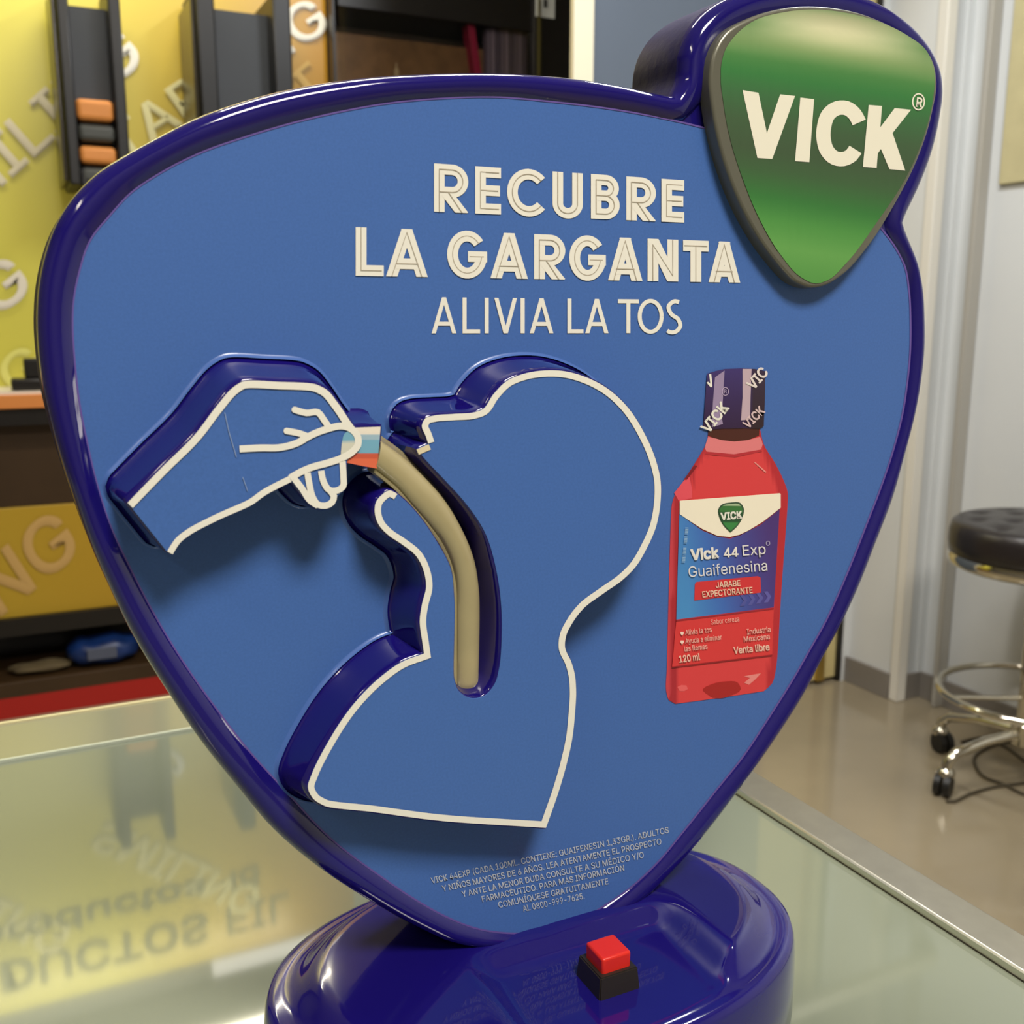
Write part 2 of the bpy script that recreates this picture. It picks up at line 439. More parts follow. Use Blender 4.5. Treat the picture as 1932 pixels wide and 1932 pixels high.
# dark case with glass, right of the yellow backing
XD0 = on(629, 100, 1, YC).x; XD1 = on(1074, 100, 1, YC).x; XDg = on(1003, 100, 1, YC).x
zc0 = zs; zc1 = 2.4
case = empty('glass_case', None, 'dark glass-fronted case with black frame and brown interior', 'case')
box('lower_cabinet', XD0, XD1, YC, YP+.2, 0, zc0, BLK, case, .004)
IN = mat('case_interior', (140, 102, 78), .6, noise=.25, nscale=4)
box('back_wall', XD0+.02, XDg, YP+.18, YP+.2, zc0, zc1, IN, case)
box('side_wall', XD0, XD0+.008, YC, YP+.2, zc0, zc1, BLK, case)
box('door_frame', XDg, XD1, YC-.02, YP+.2, zc0, zc1, BLK, case, .004)
box('frame_strip', XDg+.012, XDg+.02, YC-.026, YC-.02, zc0, zc1, mat('olive_strip', (90, 82, 40), .3), case)
box('shelf', XD0+.02, XDg, YC+.06, YP+.18, 1.80, 1.97, mat('case_shelf', (150, 118, 78), .5, noise=.2), case, .004)
box('top_panel', XD0+.02, XDg, YC, YP+.18, 2.03, zc1, BLK, case)
gl = bpy.data.materials.new('case_glass'); gl.use_nodes = True; nt = gl.node_tree; nt.nodes.clear()
o_ = nt.nodes.new('ShaderNodeOutputMaterial'); mx = nt.nodes.new('ShaderNodeMixShader'); fr_ = nt.nodes.new('ShaderNodeFresnel')
tr_ = nt.nodes.new('ShaderNodeBsdfTransparent'); gs = nt.nodes.new('ShaderNodeBsdfGlossy'); tr_.inputs[0].default_value = (.88, .85, .83, 1); gs.inputs['Roughness'].default_value = .05
nt.links.new(fr_.outputs[0], mx.inputs[0]); nt.links.new(tr_.outputs[0], mx.inputs[1]); nt.links.new(gs.outputs[0], mx.inputs[2]); nt.links.new(mx.outputs[0], o_.inputs[0])
box('glass_pane', XD0+.02, XDg, YC+.0, YC+.006, zc0, 2.03, gl, case)
fo = on(895, 135, 1, YC+.04)
t = box('folder', -.012, .012, 0, .05, -.16, .14, mat('magenta_card', (200, 44, 92), .5), None, .002)
t.location = (fo.x, YC+.02, fo.z+.02); t.rotation_euler = (0, math.radians(-9), 0); tag(t, 'magenta folder leaning inside the dark glass case', 'folder')
pt = on(955, 100, 1, YC+.04)
bundle = empty('paper_bundle', None, 'bundle of grey-violet paper sheets beside the magenta folder', 'papers')
for i in range(9):
    s = box('sheet', pt.x-.075+i*.0165, pt.x-.0615+i*.0165, YC+.03, YC+.06, pt.z-.16, pt.z+.16-abs(i-6)*.006, mat('sheet_%d' % (i % 3), ((150, 142, 164), (178, 168, 188), (120, 114, 136))[i % 3], .6), bundle)
cn = on(748, 132, 1, YC+.03)
lathe('candle', [(.008, -.05), (.008, 0), (.003, .006), (.002, .02)], (cn.x, YC+.03, cn.z), mat('cream_wax', (220, 205, 160), .5), None, 16)
tag(bpy.data.objects['candle'], 'small cream candle standing in the dark glass case', 'candle')
st = on(1031, 10, 1, YC-.03)
o = box('sticker', st.x-.035, st.x+.035, YC-.0225, YC-.0203, st.z-.035, st.z+.11, mat('sticker_white', (240, 243, 240), .5), None)
tag(o, 'white sticker on the black frame of the glass case', 'sticker')
box('printed_mark', st.x-.006, st.x+.006, YC-.0245, YC-.0225, st.z-.005, st.z+.02, BLK, o)

# things on the unit
a = on(52, 730, 1, YU+.04)
dv = empty('payment_device', None, 'small black two-step device on the white shelf with orange edge', 'device')
box('base_block', on(22, 738, 1, YU+.04).x, a.x+.1, YU+.02, YU+.1, zs+.001, zs+.032, BLK, dv, .006)
box('upper_block', a.x-.005, a.x+.1, YU+.04, YU+.1, zs+.032, zs+.085, BLK, dv, .006)
b = on(200, 1232, 1, YU+.08)
bu = empty('wrapped_bundle', None, 'blue plastic-wrapped bundle with pale label in the dark lower niche', 'bundle')
bm = bmesh.new(); bmesh.ops.create_icosphere(bm, subdivisions=4, radius=1)
for v in bm.verts:
    v.co = Vector((math.copysign(abs(v.co.x)**.7, v.co.x)*.10, math.copysign(abs(v.co.y)**.8, v.co.y)*.07, math.copysign(abs(v.co.z)**.8, v.co.z)*.04*(1+.12*math.sin(v.co.x*9))))
    v.co += Vector((on(195, 1232, 1, YU+.08).x, YU+.09, z5+.041))
bmobj('wrap', bm, mat('blue_wrap', (20, 46, 98), .35, noise=.3, nscale=25), bu, True)
box('paper_label', on(165, 1232, 1, YU).x, on(222, 1232, 1, YU).x, YU+.016, YU+.022, z5+.028, z5+.062, mat('label_grey', (84, 90, 108), .5), bu, .002)
bm = bmesh.new(); bmesh.ops.create_icosphere(bm, subdivisions=3, radius=1)
cx_ = on(80, 1262, 1, YU+.05).x
for v in bm.verts: v.co = Vector((cx_+v.co.x*.085*(1+.15*math.sin(7*v.co.y)), YU+.07+v.co.y*.04, z5+.016+v.co.z*.014*(1+.3*math.sin(v.co.x*6))))
o = bmobj('cloth', bm, mat('beige_cloth', (92, 78, 50), .8, noise=.2), None, True); tag(o, 'crumpled beige cloth on the dark lower niche floor', 'cloth')

# board on the right wall
bd = empty('wall_board', None, 'pale yellow-beige board hanging on the right wall, cut by the frame', 'board')
yb0 = on(1897, 200, 0, 2.36).y
box('board_face', 2.358, 2.37, yb0-.6, yb0, on(1915, 345, 0, 2.36).z, 2.2, mat('board_beige', (196, 186, 142), .5, noise=.05), bd, .003)

# ================================================================== glass counter
TZ = .76
ct = empty('glass_counter', None, 'glass-topped counter with brushed metal side rail, under the blue display', 'counter')
GL = mat('counter_glass', (124, 130, 112), .045, noise=.03, nscale=5, spec=.5, ior=1.62)
ALU = mat('brushed_metal', (150, 146, 134), .32, metal=.85, noise=.06, nscale=60)
ALU2 = mat('bright_metal', (225, 222, 212), .2, metal=1)
XI, XO, YI, YO = .481, .512, .897, .981
box('glass_top', -.75, XI-.0015, -.1, YI, TZ-.014, TZ-.0045, GL, ct, .001)
box('side_rail', XI+.001, XO, -.1, YO, TZ-.05, TZ-.0002, ALU, ct, .0012)
box('rail_edge', XI-.0012, XI+.001, -.1, YI, TZ-.004, TZ, ALU2, ct)
box('rail_lip', XI-.0014, XI+.0008, -.1, YI, TZ-.05, TZ-.004, mat('dark_seal', (70, 66, 52), .4), ct)
box('rear_rail', -.75, XI, YI+.001, YO, TZ-.05, TZ-.0035, mat('rear_rail_paint', (140, 140, 116), .1, ior=1.9), ct, .0012)
box('rear_rail_edge', -.75, XI, YI-.002, YI+.001, TZ-.05, TZ-.002, mat('pale_edge', (190, 198, 180), .3), ct)
box('rear_outer_edge', -.75, XI, YO, YO+.004, TZ-.05, TZ-.002, mat('cream_edge', (214, 204, 160), .3), ct)
box('under_panel', -.74, XI-.004, -.09, YI-.004, TZ-.03, TZ-.016, mat('under_grey', (120, 126, 112), .6), ct)
CB = mat('counter_body', (120, 116, 104), .4, noise=.05)
for (x, y) in ((-.72, -.07), (-.72, .94), (.47, -.07), (.47, .94)):
    box('leg', x, x+.035, y, y+.035, 0, TZ-.05, ALU, ct, .003)
box('lower_shelf', -.7, .48, -.05, .95, .25, .27, CB, ct, .003)

# ================================================================== stool and cable
SX, SY = 2.14, 1.54
CHR = mat('chrome', (215, 210, 196), .1, metal=1); SEAT = mat('black_leatherette', (34, 29, 29), .33, bump=.4, nscale=60)
stl = empty('rolling_stool', None, 'round black tufted rolling stool with chrome ring and casters', 'stool')
n = 64; bm = bmesh.new(); rings = []
prof = [(.0, .0)]
R0 = .208
tuft = [(r*math.cos(a+o), r*math.sin(a+o)) for r, k, o in ((0, 1, 0), (.085, 5, .3), (.155, 10, 0)) for a in [2*math.pi*i/k for i in range(k)]]
def tufth(x, y):
    d = min(math.hypot(x-a, y-b) for a, b in tuft); return min(1, d/.035)
sh = [(0.001, .652)]; ZS = .006
for i in range(1, 16):
    r = R0*i/16; sh.append((r, None))
for r, z in sh:
    ring = []
    for i in range(n):
        x, y = r*math.cos(2*math.pi*i/n), r*math.sin(2*math.pi*i/n)
        s = tufth(x, y); h = .652-.012*(r/R0)**2-.016*(1-s*(2-s))
        ring.append(bm.verts.new((SX+x, SY+y, h)))
    rings.append(ring)
for r, z in ((R0*.985, .634), (R0*1.01, .616), (R0*1.015, .59), (R0*1.0, .566), (R0*.9, .56)):
    rings.append([bm.verts.new((SX+r*math.cos(2*math.pi*i/n), SY+r*math.sin(2*math.pi*i/n), z)) for i in range(n)])
for A, B in zip(rings, rings[1:]):
    for i in range(n): bm.faces.new((A[i], A[(i+1) % n], B[(i+1) % n], B[i]))
bm.faces.new(rings[0]); bm.faces.new(rings[-1][::-1]); bmesh.ops.recalc_face_normals(bm, faces=bm.faces)
bmobj('seat', bm, SEAT, stl, True)
lathe('seat_ring', [(.10, .533), (.193, .533), (.204, .538), (.209, .545), (.209, .558), (.204, .566), (.10, .566)], (SX, SY, 0), CHR, stl, 64)
lathe('upper_column', [(.017, .36), (.017, .533)], (SX, SY, 0), mat('black_steel', (18, 16, 16), .3), stl, 24)
lathe('lower_column', [(.026, .12), (.026, .395), (.03, .397), (.03, .41), (.02, .412)], (SX, SY, 0), CHR, stl, 32)
def ringpts(r, z, n=48): return [(SX+r*math.cos(2*math.pi*i/n), SY+r*math.sin(2*math.pi*i/n), z) for i in range(n)]
fr = tube('foot_ring', ringpts(.205, .225), .0085, CHR, stl, 12, True)
for k in range(3):
    a = math.radians(40+120*k); tube('ring_spoke', [(SX+.024*math.cos(a), SY+.024*math.sin(a), .215), (SX+.2*math.cos(a), SY+.2*math.sin(a), .225)], .006, CHR, fr, 10)
lathe('hub', [(.03, .095), (.036, .10), (.036, .15), (.027, .16)], (SX, SY, 0), CHR, stl, 32)
BW = mat('caster_black', (18, 17, 15), .45)
for k in range(5):
    a = math.radians(170-72*k); ca, sa = math.cos(a), math.sin(a)
    leg = tube('leg', [(SX+.03*ca, SY+.03*sa, .125), (SX+.12*ca, SY+.12*sa, .118), (SX+.2*ca, SY+.2*sa, .098), (SX+.222*ca, SY+.222*sa, .078), (SX+.224*ca, SY+.224*sa, .06)], .0125, CHR, stl, 12)
    wx, wy = SX+.224*ca, SY+.224*sa
    bm = bmesh.new(); t = math.radians((205, 255, 10, 80, 320)[k]); tx, ty = math.cos(t), math.sin(t)
    for sgn in (-1, 1):
        r = bmesh.ops.create_cone(bm, cap_ends=True, segments=24, radius1=.026, radius2=.026, depth=.014)
        for v in r['verts']:
            x, y, z = v.co; z = z+sgn*.011
            v.co = Vector((wx+tx*x-ty*z+tx*.012, wy+ty*x+tx*z+ty*.012, .026+y))
    bmobj('caster_wheel', bm, BW, leg, True, 40)
    bm = bmesh.new(); bmesh.ops.create_uvsphere(bm, u_segments=20, v_segments=12, radius=.021)
    for v in bm.verts: v.co = Vector((wx+v.co.x, wy+v.co.y, .05+max(v.co.z, -.008)*.9))
    bmobj('caster_hood', bm, CHR, leg, True)
cp_ = [(1768, 1502), (1790, 1508), (1830, 1492), (1880, 1478), (1940, 1462)]
CAB = mat('cable_grey', (70, 62, 46), .5)
pts = smooth([(1815, 1400), (1850, 1392), (1890, 1405), (1940, 1440), (1990, 1470), (1950, 1500), (1890, 1478), (1850, 1460), (1838, 1430), (1860, 1412), (1930, 1395), (2010, 1400), (2040, 1440)], (), False, 8)
tube('cable', [tuple(on(x, y, 2, .004)) if True else 0 for x, y in pts], .004, CAB, None, 8)
tag(bpy.data.objects['cable'], 'thin dark cable coiled on the floor under the stool', 'cable')
c2 = tube('cable', [tuple(on(x, y, 2, .004)) for x, y in smooth([(1785, 1512), (1800, 1512), (1825, 1500), (1870, 1486), (1925, 1478), (1990, 1468)], (), False, 8)], .004, CAB, None, 8)
tag(c2, 'dark cable end running along the floor from the front caster', 'cable')

# ================================================================== the advertising display
YS = .417
ad = empty('advertising_display', None, 'blue shield-shaped counter display with green emblem, raised hand and throat figure', 'display')
outer_px = [(70, 600), (75, 530), (86, 478), (105, 425), (138, 372), (185, 325), (240, 290), (300, 257), (375, 220), (450, 193), (520, 173), (600, 157), (700, 144), (800, 138), (880, 136), (960, 137), (1040, 142), (1110, 150), (1180, 162), (1240, 175), (1272, 181),
 (1286, 150), (1292, 100), (1304, 62), (1325, 31), (1352, 8), (1385, -10), (1440, -25), (1500, -31), (1560, -27), (1620, -12), (1665, 7), (1700, 30), (1735, 62), (1760, 97), (1775, 135), (1779, 175), (1773, 225), (1758, 290), (1735, 352), (1702, 421),
 (1713, 452), (1729, 494), (1739, 542), (1743, 600), (1743, 655), (1737, 715), (1725, 780), (1707, 850), (1680, 948), (1649, 1029), (1622, 1099), (1589, 1171), (1553, 1238), (1515, 1312), (1460, 1398), (1400, 1482), (1340, 1562), (1263, 1650), (1200, 1707),
 (1110, 1752), (1040, 1774), (960, 1785), (885, 1787), (845, 1778), (792, 1754), (699, 1703), (605, 1642), (517, 1568), (442, 1479), (373, 1391), (317, 1307), (286, 1258), (244, 1186), (207, 1109), (174, 1035), (145, 956), (120, 882), (99, 810), (84, 745), (74, 675)]
inner_px = [(137, 610), (138, 575), (149, 515), (172, 450), (205, 409), (248, 363), (298, 329), (374, 290), (464, 258), (563, 229), (627, 214), (717, 197), (826, 186), (935, 183), (1043, 192), (1150, 205), (1231, 219), (1300, 234), (1370, 253), (1450, 285), (1540, 330), (1620, 385), (1666, 435),
 (1690, 468), (1707, 502), (1715, 547), (1718, 607), (1717, 668), (1711, 729), (1703, 780), (1688, 840), (1660, 925), (1639, 979), (1613, 1046), (1583, 1118), (1560, 1168), (1526, 1229), (1500, 1275), (1450, 1355), (1400, 1430), (1352, 1490), (1290, 1568), (1238, 1630), (1184, 1679), (1143, 1707), (1090, 1738), (1036, 1756), (968, 1761), (896, 1751), (847, 1732), (780, 1695), (722, 1656), (624, 1582), (536, 1489), (462, 1407), (418, 1350), (369, 1283), (323, 1213), (282, 1142), (244, 1068), (211, 998), (188, 930), (164, 832), (151, 766), (141, 680)]
out = to_plane(smooth(outer_px, (20, 40), True, 9), YS)
inn = to_plane(smooth(inner_px, (), True, 9), YS)
nrm = normals(out, 1)
ni = [Vector((a, b)) for a, b in inn]
def dist_in(p): return min((Vector(p)-q).length for q in ni)
wid = smooth_vals([min(.0145, max(.006, dist_in(p)*1.0)) for p in out], 6)
nx = smooth_vals([v.x for v in nrm], 1); nz = smooth_vals([v.y for v in nrm], 1)
def rim(sfrac, y):
    return [(p[0]-a*w_*sfrac, y, p[1]-b*w_*sfrac) for p, a, b, w_ in zip(out, nx, nz, wid)]
rings = [rim(0, YS+.006), rim(0.0, YS+.003)]
for k in range(1, 11):
    f_ = (0, .03, .10, .20, .32, .46, .60, .74, .86, .95, 1.0)[k]
    rings.append(rim(f_, YS+(.003, .0012, -.0008, -.0024, -.0032, -.0034, -.0031, -.0025, -.0016, -.0009, -.0003)[k]))
rings.append(rim(1.07, YS+.0008))
body = loft('shell', rings, NAVY, ad, True, False, True, 50)
side = loft('shell_back', [rim(.5, YS+.0455), rim(.08, YS+.045), rim(0, YS+.042), rim(0.0, YS+.0058)], mat('navy_satin', (18, 13, 76), .55, spec=.12, bump=.3, nscale=90), body, False, True, True, 50)
panel = slab('face_panel', smooth(inner_px, (), True, 9), YS-.0004, YS+.0014, BLUE, ad, .0002)
ed = Print(YS-.0006); ed.stroke(smooth(inner_px, (), True, 9), 3.2, (104, 84, 160), closed=True); ed.build('panel_edge_line', ad)

# ---- base
bm = bmesh.new(); BCX, BCY, RX, RY = .2225, .416, .1405, .0865; ZB = .812
def sup(a, rx, ry, e=.86):
    c, s = math.cos(a), math.sin(a)
    return (math.copysign(abs(c)**e, c)*rx, math.copysign(abs(s)**e, s)*ry)
def ss(a, b, x): t = min(1, max(0, (x-a)/(b-a))); return t*t*(3-2*t)
def top_h(x, y):
    rr = ((abs(x)/RX)**2.2+(abs(y)/RY)**2.2)**(1/2.2)
    raised = .8045+.0098*(1-ss(.80, .93, rr))             # outer ledge, then the raised plateau
    ton = (1-ss(.044, .064, abs(x-.013)))*(1-ss(-.020, .002, y))   # sunken tongue in front carrying the button
    return raised+(.8060-raised)*ton*(1-ss(.86, .97, rr))
rings = []; n = 180
for sc, z in ((.985, TZ-.004), (1.0, TZ-.001), (1.0, TZ+.02), (.998, .790), (.992, .799), (.98, .8035)):
    rings.append([bm.verts.new((BCX+x, BCY+y, z)) for x, y in [sup(2*math.pi*i/n, RX*sc, RY*sc) for i in range(n)]])
for k in range(1, 40):
    sc = .98*(1-k/40)**.9
    ring = []
    for i in range(n):
        x, y = sup(2*math.pi*i/n, RX*sc, RY*sc); ring.append(bm.verts.new((BCX+x, BCY+y, top_h(x, y))))
    rings.append(ring)
for A, B in zip(rings, rings[1:]):
    for i in range(n): bm.faces.new((A[i], A[(i+1) % n], B[(i+1) % n], B[i]))
bm.faces.new(rings[0][::-1]); bm.faces.new(rings[-1]); bmesh.ops.recalc_face_normals(bm, faces=bm.faces)
bmobj('base', bm, NAVY, ad, True)
bm = bmesh.new(); r = bmesh.ops.create_cube(bm, size=1)
bx, by = .2350, .3740
for v in r['verts']:
    s = .0112 if v.co.z < 0 else .0102
    v.co = Vector((bx+math.copysign(s, v.co.x), by+math.copysign(s, v.co.y), .805 if v.co.z < 0 else .8168))
bmesh.ops.bevel(bm, geom=list(bm.edges), offset=.0006, segments=2, affect='EDGES')
sock = bmobj('button_socket', bm, mat('socket_black', (38, 33, 28), .45), ad)
btn = box('button', bx-.0079, bx+.0079, by-.0079, by+.0079, .815, .8245, mat('button_red', (220, 42, 30), .35), sock, .0013, 3)

# ---- relief blocks
H1 = .020
BLUEC = mat('blue_print_gloss', (74, 108, 176), .3, coat=.1)
def relief(name, px, corners, H, D, m, parent, dz=.0, dx=.0, step=5):
    p = to_plane(smooth(px, corners, True, step), YS-H); n = normals(p, 1)
    ax = smooth_vals([v.x for v in n], 1); az = smooth_vals([v.y for v in n], 1)
    prof = [(0, H), (.0003, H-.0001), (.0007, H-.0005), (D*.22, H*.80), (D*.38, H*.55), (D*.55, H*.30), (D*.72, H*.12), (D*.88, H*.03), (D*1.02, .0004), (D*1.08, -.0002)]
    rings = [[(q[0]+a*o+dx*min(1, o/D), YS-h, q[1]+b*o+dz*min(1, o/D)) for q, a, b in zip(p, ax, az)] for o, h in prof[::-1]]
    o = loft(name, rings, m, parent, True, False, True, 50)
    fl = [(D*1.22, .0003), (D*1.12, .0005), (D*1.0, .0010), (D*.93, .0018)]
    rings = [[(q[0]+a*o_+dx*min(1, o_/D), YS-h, q[1]+b*o_+dz*min(1, o_/D)) for q, a, b in zip(p, ax, az)] for o_, h in fl]
    if parent == ad and name != 'relief_spoon': loft('print_fillet', rings, BLUEC, o, False, False, True, 60)
    return o, p
fig_px = [(787, 847), (808, 837), (803, 822), (796, 803), (803, 789), (819, 784), (856, 781), (894, 778), (911, 772), (931, 744), (956, 719), (989, 705), (1026, 699), (1063, 700), (1104, 711), (1146, 733), (1183, 767), (1216, 818), (1236, 864), (1246, 905), (1246, 948), (1238, 993), (1221, 1033), (1198, 1071), (1176, 1093), (1138, 1120), (1100, 1149), (1079, 1177), (1068, 1200), (1066, 1221), (1078, 1249), (1084, 1270), (1087, 1303), (1085, 1344), (1080, 1392), (1069, 1442), (1052, 1500),
 (1030, 1562), (815, 1547), (704, 1532), (612, 1520), (592, 1508), (581, 1486), (589, 1459), (619, 1400), (666, 1330), (716, 1279), (760, 1248),
 (800, 1233), (797, 1212), (792, 1170), (796, 1141), (804, 1106), (800, 1079), (786, 1050), (757, 1026), (732, 1009), (714, 989), (707, 966), (710, 946), (720, 934), (735, 925),
 (750, 932), (770, 950), (792, 975), (827, 1027), (850, 1072), (857, 1129), (857, 1282), (865, 1303), (887, 1317), (912, 1314), (934, 1290), (942, 1261), (946, 1149), (937, 1079), (914, 1003), (873, 943), (839, 906), (798, 862)]
fc = (0, 1, 37, 48, 62)
fig, figp = relief('relief_figure', fig_px, fc+(75,), H1, .0058, NAVY, ad, .0005, -.003)
slab('figure_face', smooth(fig_px, fc, True, 6), YS-H1-.0003, YS-H1+.0006, BLUE, fig, .0001)
def inset(px, d, closed=False):
    P = [Vector(p) for p in px]; out = []
    for i, p in enumerate(P):
        a = P[i-1] if i else P[0]; b = P[i+1] if i < len(P)-1 else P[-1]
        t = (b-a).normalized(); out.append(tuple(p+Vector((-t.y, t.x))*d))
    return out
def sinset(px, corners, d):
    """open polyline smoothed and moved to its right-hand side by d"""
    s = smooth(px, corners, False, 4); return inset(s, d)
o1 = Print(YS-H1-.0006)
o1.stroke(sinset(fig_px[1:38], (0,), 6), 12, (240, 238, 224))
def miter_path(px, d):
    P = [Vector(p) for p in px]; o = []
    for i, p in enumerate(P):
        a = P[i-1] if i else None; b = P[i+1] if i < len(P)-1 else None
        d1 = (p-a).normalized() if a is not None else (b-p).normalized(); d2 = (b-p).normalized() if b is not None else d1
        t = (d1+d2).normalized(); nn = Vector((-t.y, t.x)); m = 1/max(.4, nn.dot(Vector((-d1.y, d1.x)))); o.append(tuple(p+nn*d*m))
    return o
seg = smooth(fig_px[37:49], (0, 11), False, 5); seg2 = smooth(fig_px[48:63], (0,), False, 5)
o1.stroke(miter_path(seg+seg2[1:], 6), 12, (240, 238, 224))
o1.stroke(miter_path([(1052, 1500), (1030, 1562), (990, 1559.5)], 6), 12, (240, 238, 224))
o1.stroke([(788, 853), (811, 843)], 11, (226, 214, 178))
o1.build('figure_outline', fig)

hand_px = [(241, 949), (304, 884), (369, 819), (411, 764), (438, 733), (456, 721), (528, 721), (597, 726), (615, 735), (638, 762), (661, 796), (670, 808), (679, 819), (682, 834), (675, 850), (655, 869), (653, 884), (652, 918), (646, 929), (637, 936), (631, 952), (616, 961), (597, 960), (582, 947), (550, 909), (500, 935), (478, 951), (404, 985), (359, 1009), (341, 1023), (326, 1046), (314, 1040)]
spoon_px = [(640, 812), (665, 807), (718, 805), (715, 845), (711, 884), (683, 879), (650, 872)]
HH = .0225
sp_blk, _ = relief('relief_spoon', spoon_px, (0, 2, 4, 6), HH-.0005, .0032, NAVY, ad, .0024)
hand, _ = relief('relief_hand', hand_px, (0, 24, 30, 31), HH, .0056, NAVY, ad, .0032, -.0012)
sl = Print(YS-HH-.0001)
def spc(p):
    y = p[1]
    for a, c in ((0, (240, 232, 214)), (815, (236, 228, 212)), (820, (160, 190, 205)), (830, (120, 176, 200)), (853, (112, 168, 192)), (855, (205, 92, 66)), (866, (226, 110, 76)), (900, (210, 90, 60))):
        if y >= a: col = c
    return col
sl.poly(spoon_px, spc, bands=40)
sl.build('spoon_face', sp_blk)
slab('hand_face', smooth(hand_px, (0, 24, 30, 31), True, 6), YS-HH-.0005, YS-HH+.0006, BLUE, hand, .0001)
h1 = Print(YS-HH-.0008); WP = (240, 238, 224)
# the spoon handle seen behind the thumb
h1.poly([(650, 818), (662, 812), (672, 822), (674, 836), (668, 850), (655, 862), (645, 866), (644, 845), (646, 830)], lambda p: (120, 176, 200) if p[1] < 832 else (214, 214, 196), sm=())
h1.up()
h1.stroke(sinset(hand_px[0:12], (), 6.5), 14, WP)
h1.stroke(sinset(hand_px[24:31], (), 6), 12, WP)
def cv(pts, wdt=13, cap=False): h1.stroke(pts, wdt, WP, sm=(), cap=cap)
cv([(452, 847), (490, 845), (530, 844), (560, 836), (585, 822), (615, 810), (648, 804), (664, 810), (675, 824), (675, 840), (664, 853), (645, 864), (616, 874), (590, 881), (568, 890), (547, 902)], 13)
cv([(556, 773), (578, 779), (600, 778), (611, 792), (622, 808)], 12, True)
cv([(541, 813), (566, 818), (582, 824)], 12, True)
cv([(646, 870), (648, 900), (647, 918), (637, 925), (622, 925), (611, 910), (606, 888)], 12)
cv([(622, 925), (630, 936), (626, 948), (614, 954), (600, 952), (590, 938), (584, 915), (580, 892)], 12)
cv([(556, 904), (570, 922), (586, 945), (600, 954)], 12)
h1.stroke([(424, 778), (432, 815), (446, 862)], 1.6, (140, 162, 200)).stroke([(458, 900), (467, 926)], 1.4, (140, 162, 200))
h1.build('hand_outline', hand)

# ---- throat tube
tl = [(706, 890), (748, 925), (776, 958), (806, 993), (830, 1025), (847, 1062), (856, 1108), (857, 1178), (857, 1240), (857, 1290)]
tr = [(720, 818), (756, 843), (790, 872), (844, 930), (881, 993), (905, 1054), (914, 1110), (916, 1150), (915, 1215), (913, 1285)]
def yt(i): return YS-.0215+.011*min(1, i/8)
L_ = [on(a, b, 1, yt(i)) for i, (a, b) in enumerate(tl)]; R_ = [on(a, b, 1, yt(i)) for i, (a, b) in enumerate(tr)]
def dens(v, k=8):
    P = [(q.x, q.z, q.y) for q in v]; o = []
    for i in range(len(P)-1):
        p0 = Vector(P[max(0, i-1)]); p1 = Vector(P[i]); p2 = Vector(P[i+1]); p3 = Vector(P[min(len(P)-1, i+2)])
        for j in range(k):
            t = j/k; o.append(.5*((2*p1)+(-p0+p2)*t+(2*p0-5*p1+4*p2-p3)*t*t+(-p0+3*p1-3*p2+p3)*t**3))
    o.append(Vector(P[-1])); return o
L_, R_ = dens(L_), dens(R_)
bm = bmesh.new(); rows = []
sec = [(-.02, .009), (-.02, .0004), (.05, .0), (.09, .0003), (.11, -.0006), (.17, -.0014), (.3, -.0022), (.48, -.0026), (.64, -.0022), (.76, -.0012), (.82, .0002), (.85, .0025), (.92, .006), (1, .009)]
for a, b in zip(L_, R_):
    rows.append([bm.verts.new((a.x+(b.x-a.x)*s, a.z+y, a.y+(b.y-a.y)*s)) for s, y in sec])
e = L_[-1].lerp(R_[-1], .5); hw = (R_[-1]-L_[-1]).length/2
for k in range(1, 7):     # rounded lower end
    t = k/6*math.pi/2; f_ = math.cos(t)
    rows.append([bm.verts.new((e.x+(s*2-1)*hw*max(f_, .02), e.z+.009+(y-.009)*max(f_, .05)**.5, e.y-hw*.8*math.sin(t))) for s, y in sec])
for A, B in zip(rows, rows[1:]):
    for i in range(len(sec)-1): bm.faces.new((A[i], A[i+1], B[i+1], B[i]))
bm.faces.new(rows[0]); bm.faces.new(rows[-1][::-1]); bmesh.ops.recalc_face_normals(bm, faces=bm.faces)
tb = bmobj('throat_tube', bm, mat('tube_plastic', (178, 166, 124), .28, coat=.5, noise=.06, nscale=40), ad, True, 30)
tb['label'] = 'curved beige translucent throat tube'

# ---- badge
ring_px = [(1514, 11), (1555, 12), (1616, 22), (1676, 45), (1729, 77), (1757, 105), (1769, 150), (1761, 211), (1733, 300), (1688, 389), (1636, 470), (1590, 520), (1555, 540), (1530, 543), (1504, 534), (1458, 486), (1409, 409), (1369, 312), (1346, 215), (1340, 142), (1348, 97), (1369, 61), (1413, 34), (1462, 18)]
green_px = [(1360, 130), (1365, 194), (1377, 259), (1401, 336), (1433, 413), (1474, 482), (1510, 522), (1539, 535), (1563, 528), (1599, 494), (1656, 417), (1709, 336), (1745, 251), (1761, 182), (1763, 134), (1749, 97), (1709, 65), (1656, 40), (1595, 24), (1535, 18), (1474, 24), (1425, 38), (1389, 65), (1369, 93)]
BH = .0085
badge = slab('emblem', smooth(ring_px, (), True, 6), YS-BH, YS-.0002, mat('badge_edge', (112, 112, 98), .3, metal=.3), ad, .0015)
g = Print(YS-BH-.0002)
GR = [(15, (120, 150, 100)), (30, (178, 182, 140)), (55, (222, 222, 178)), (75, (206, 212, 162)), (100, (140, 168, 108)), (130, (74, 134, 68)), (160, (52, 124, 60)), (200, (58, 108, 62)), (250, (62, 92, 58)), (300, (62, 86, 56)), (340, (60, 96, 56)), (390, (52, 120, 54)), (430, (76, 146, 66)), (480, (100, 164, 80)), (540, (84, 150, 70))]
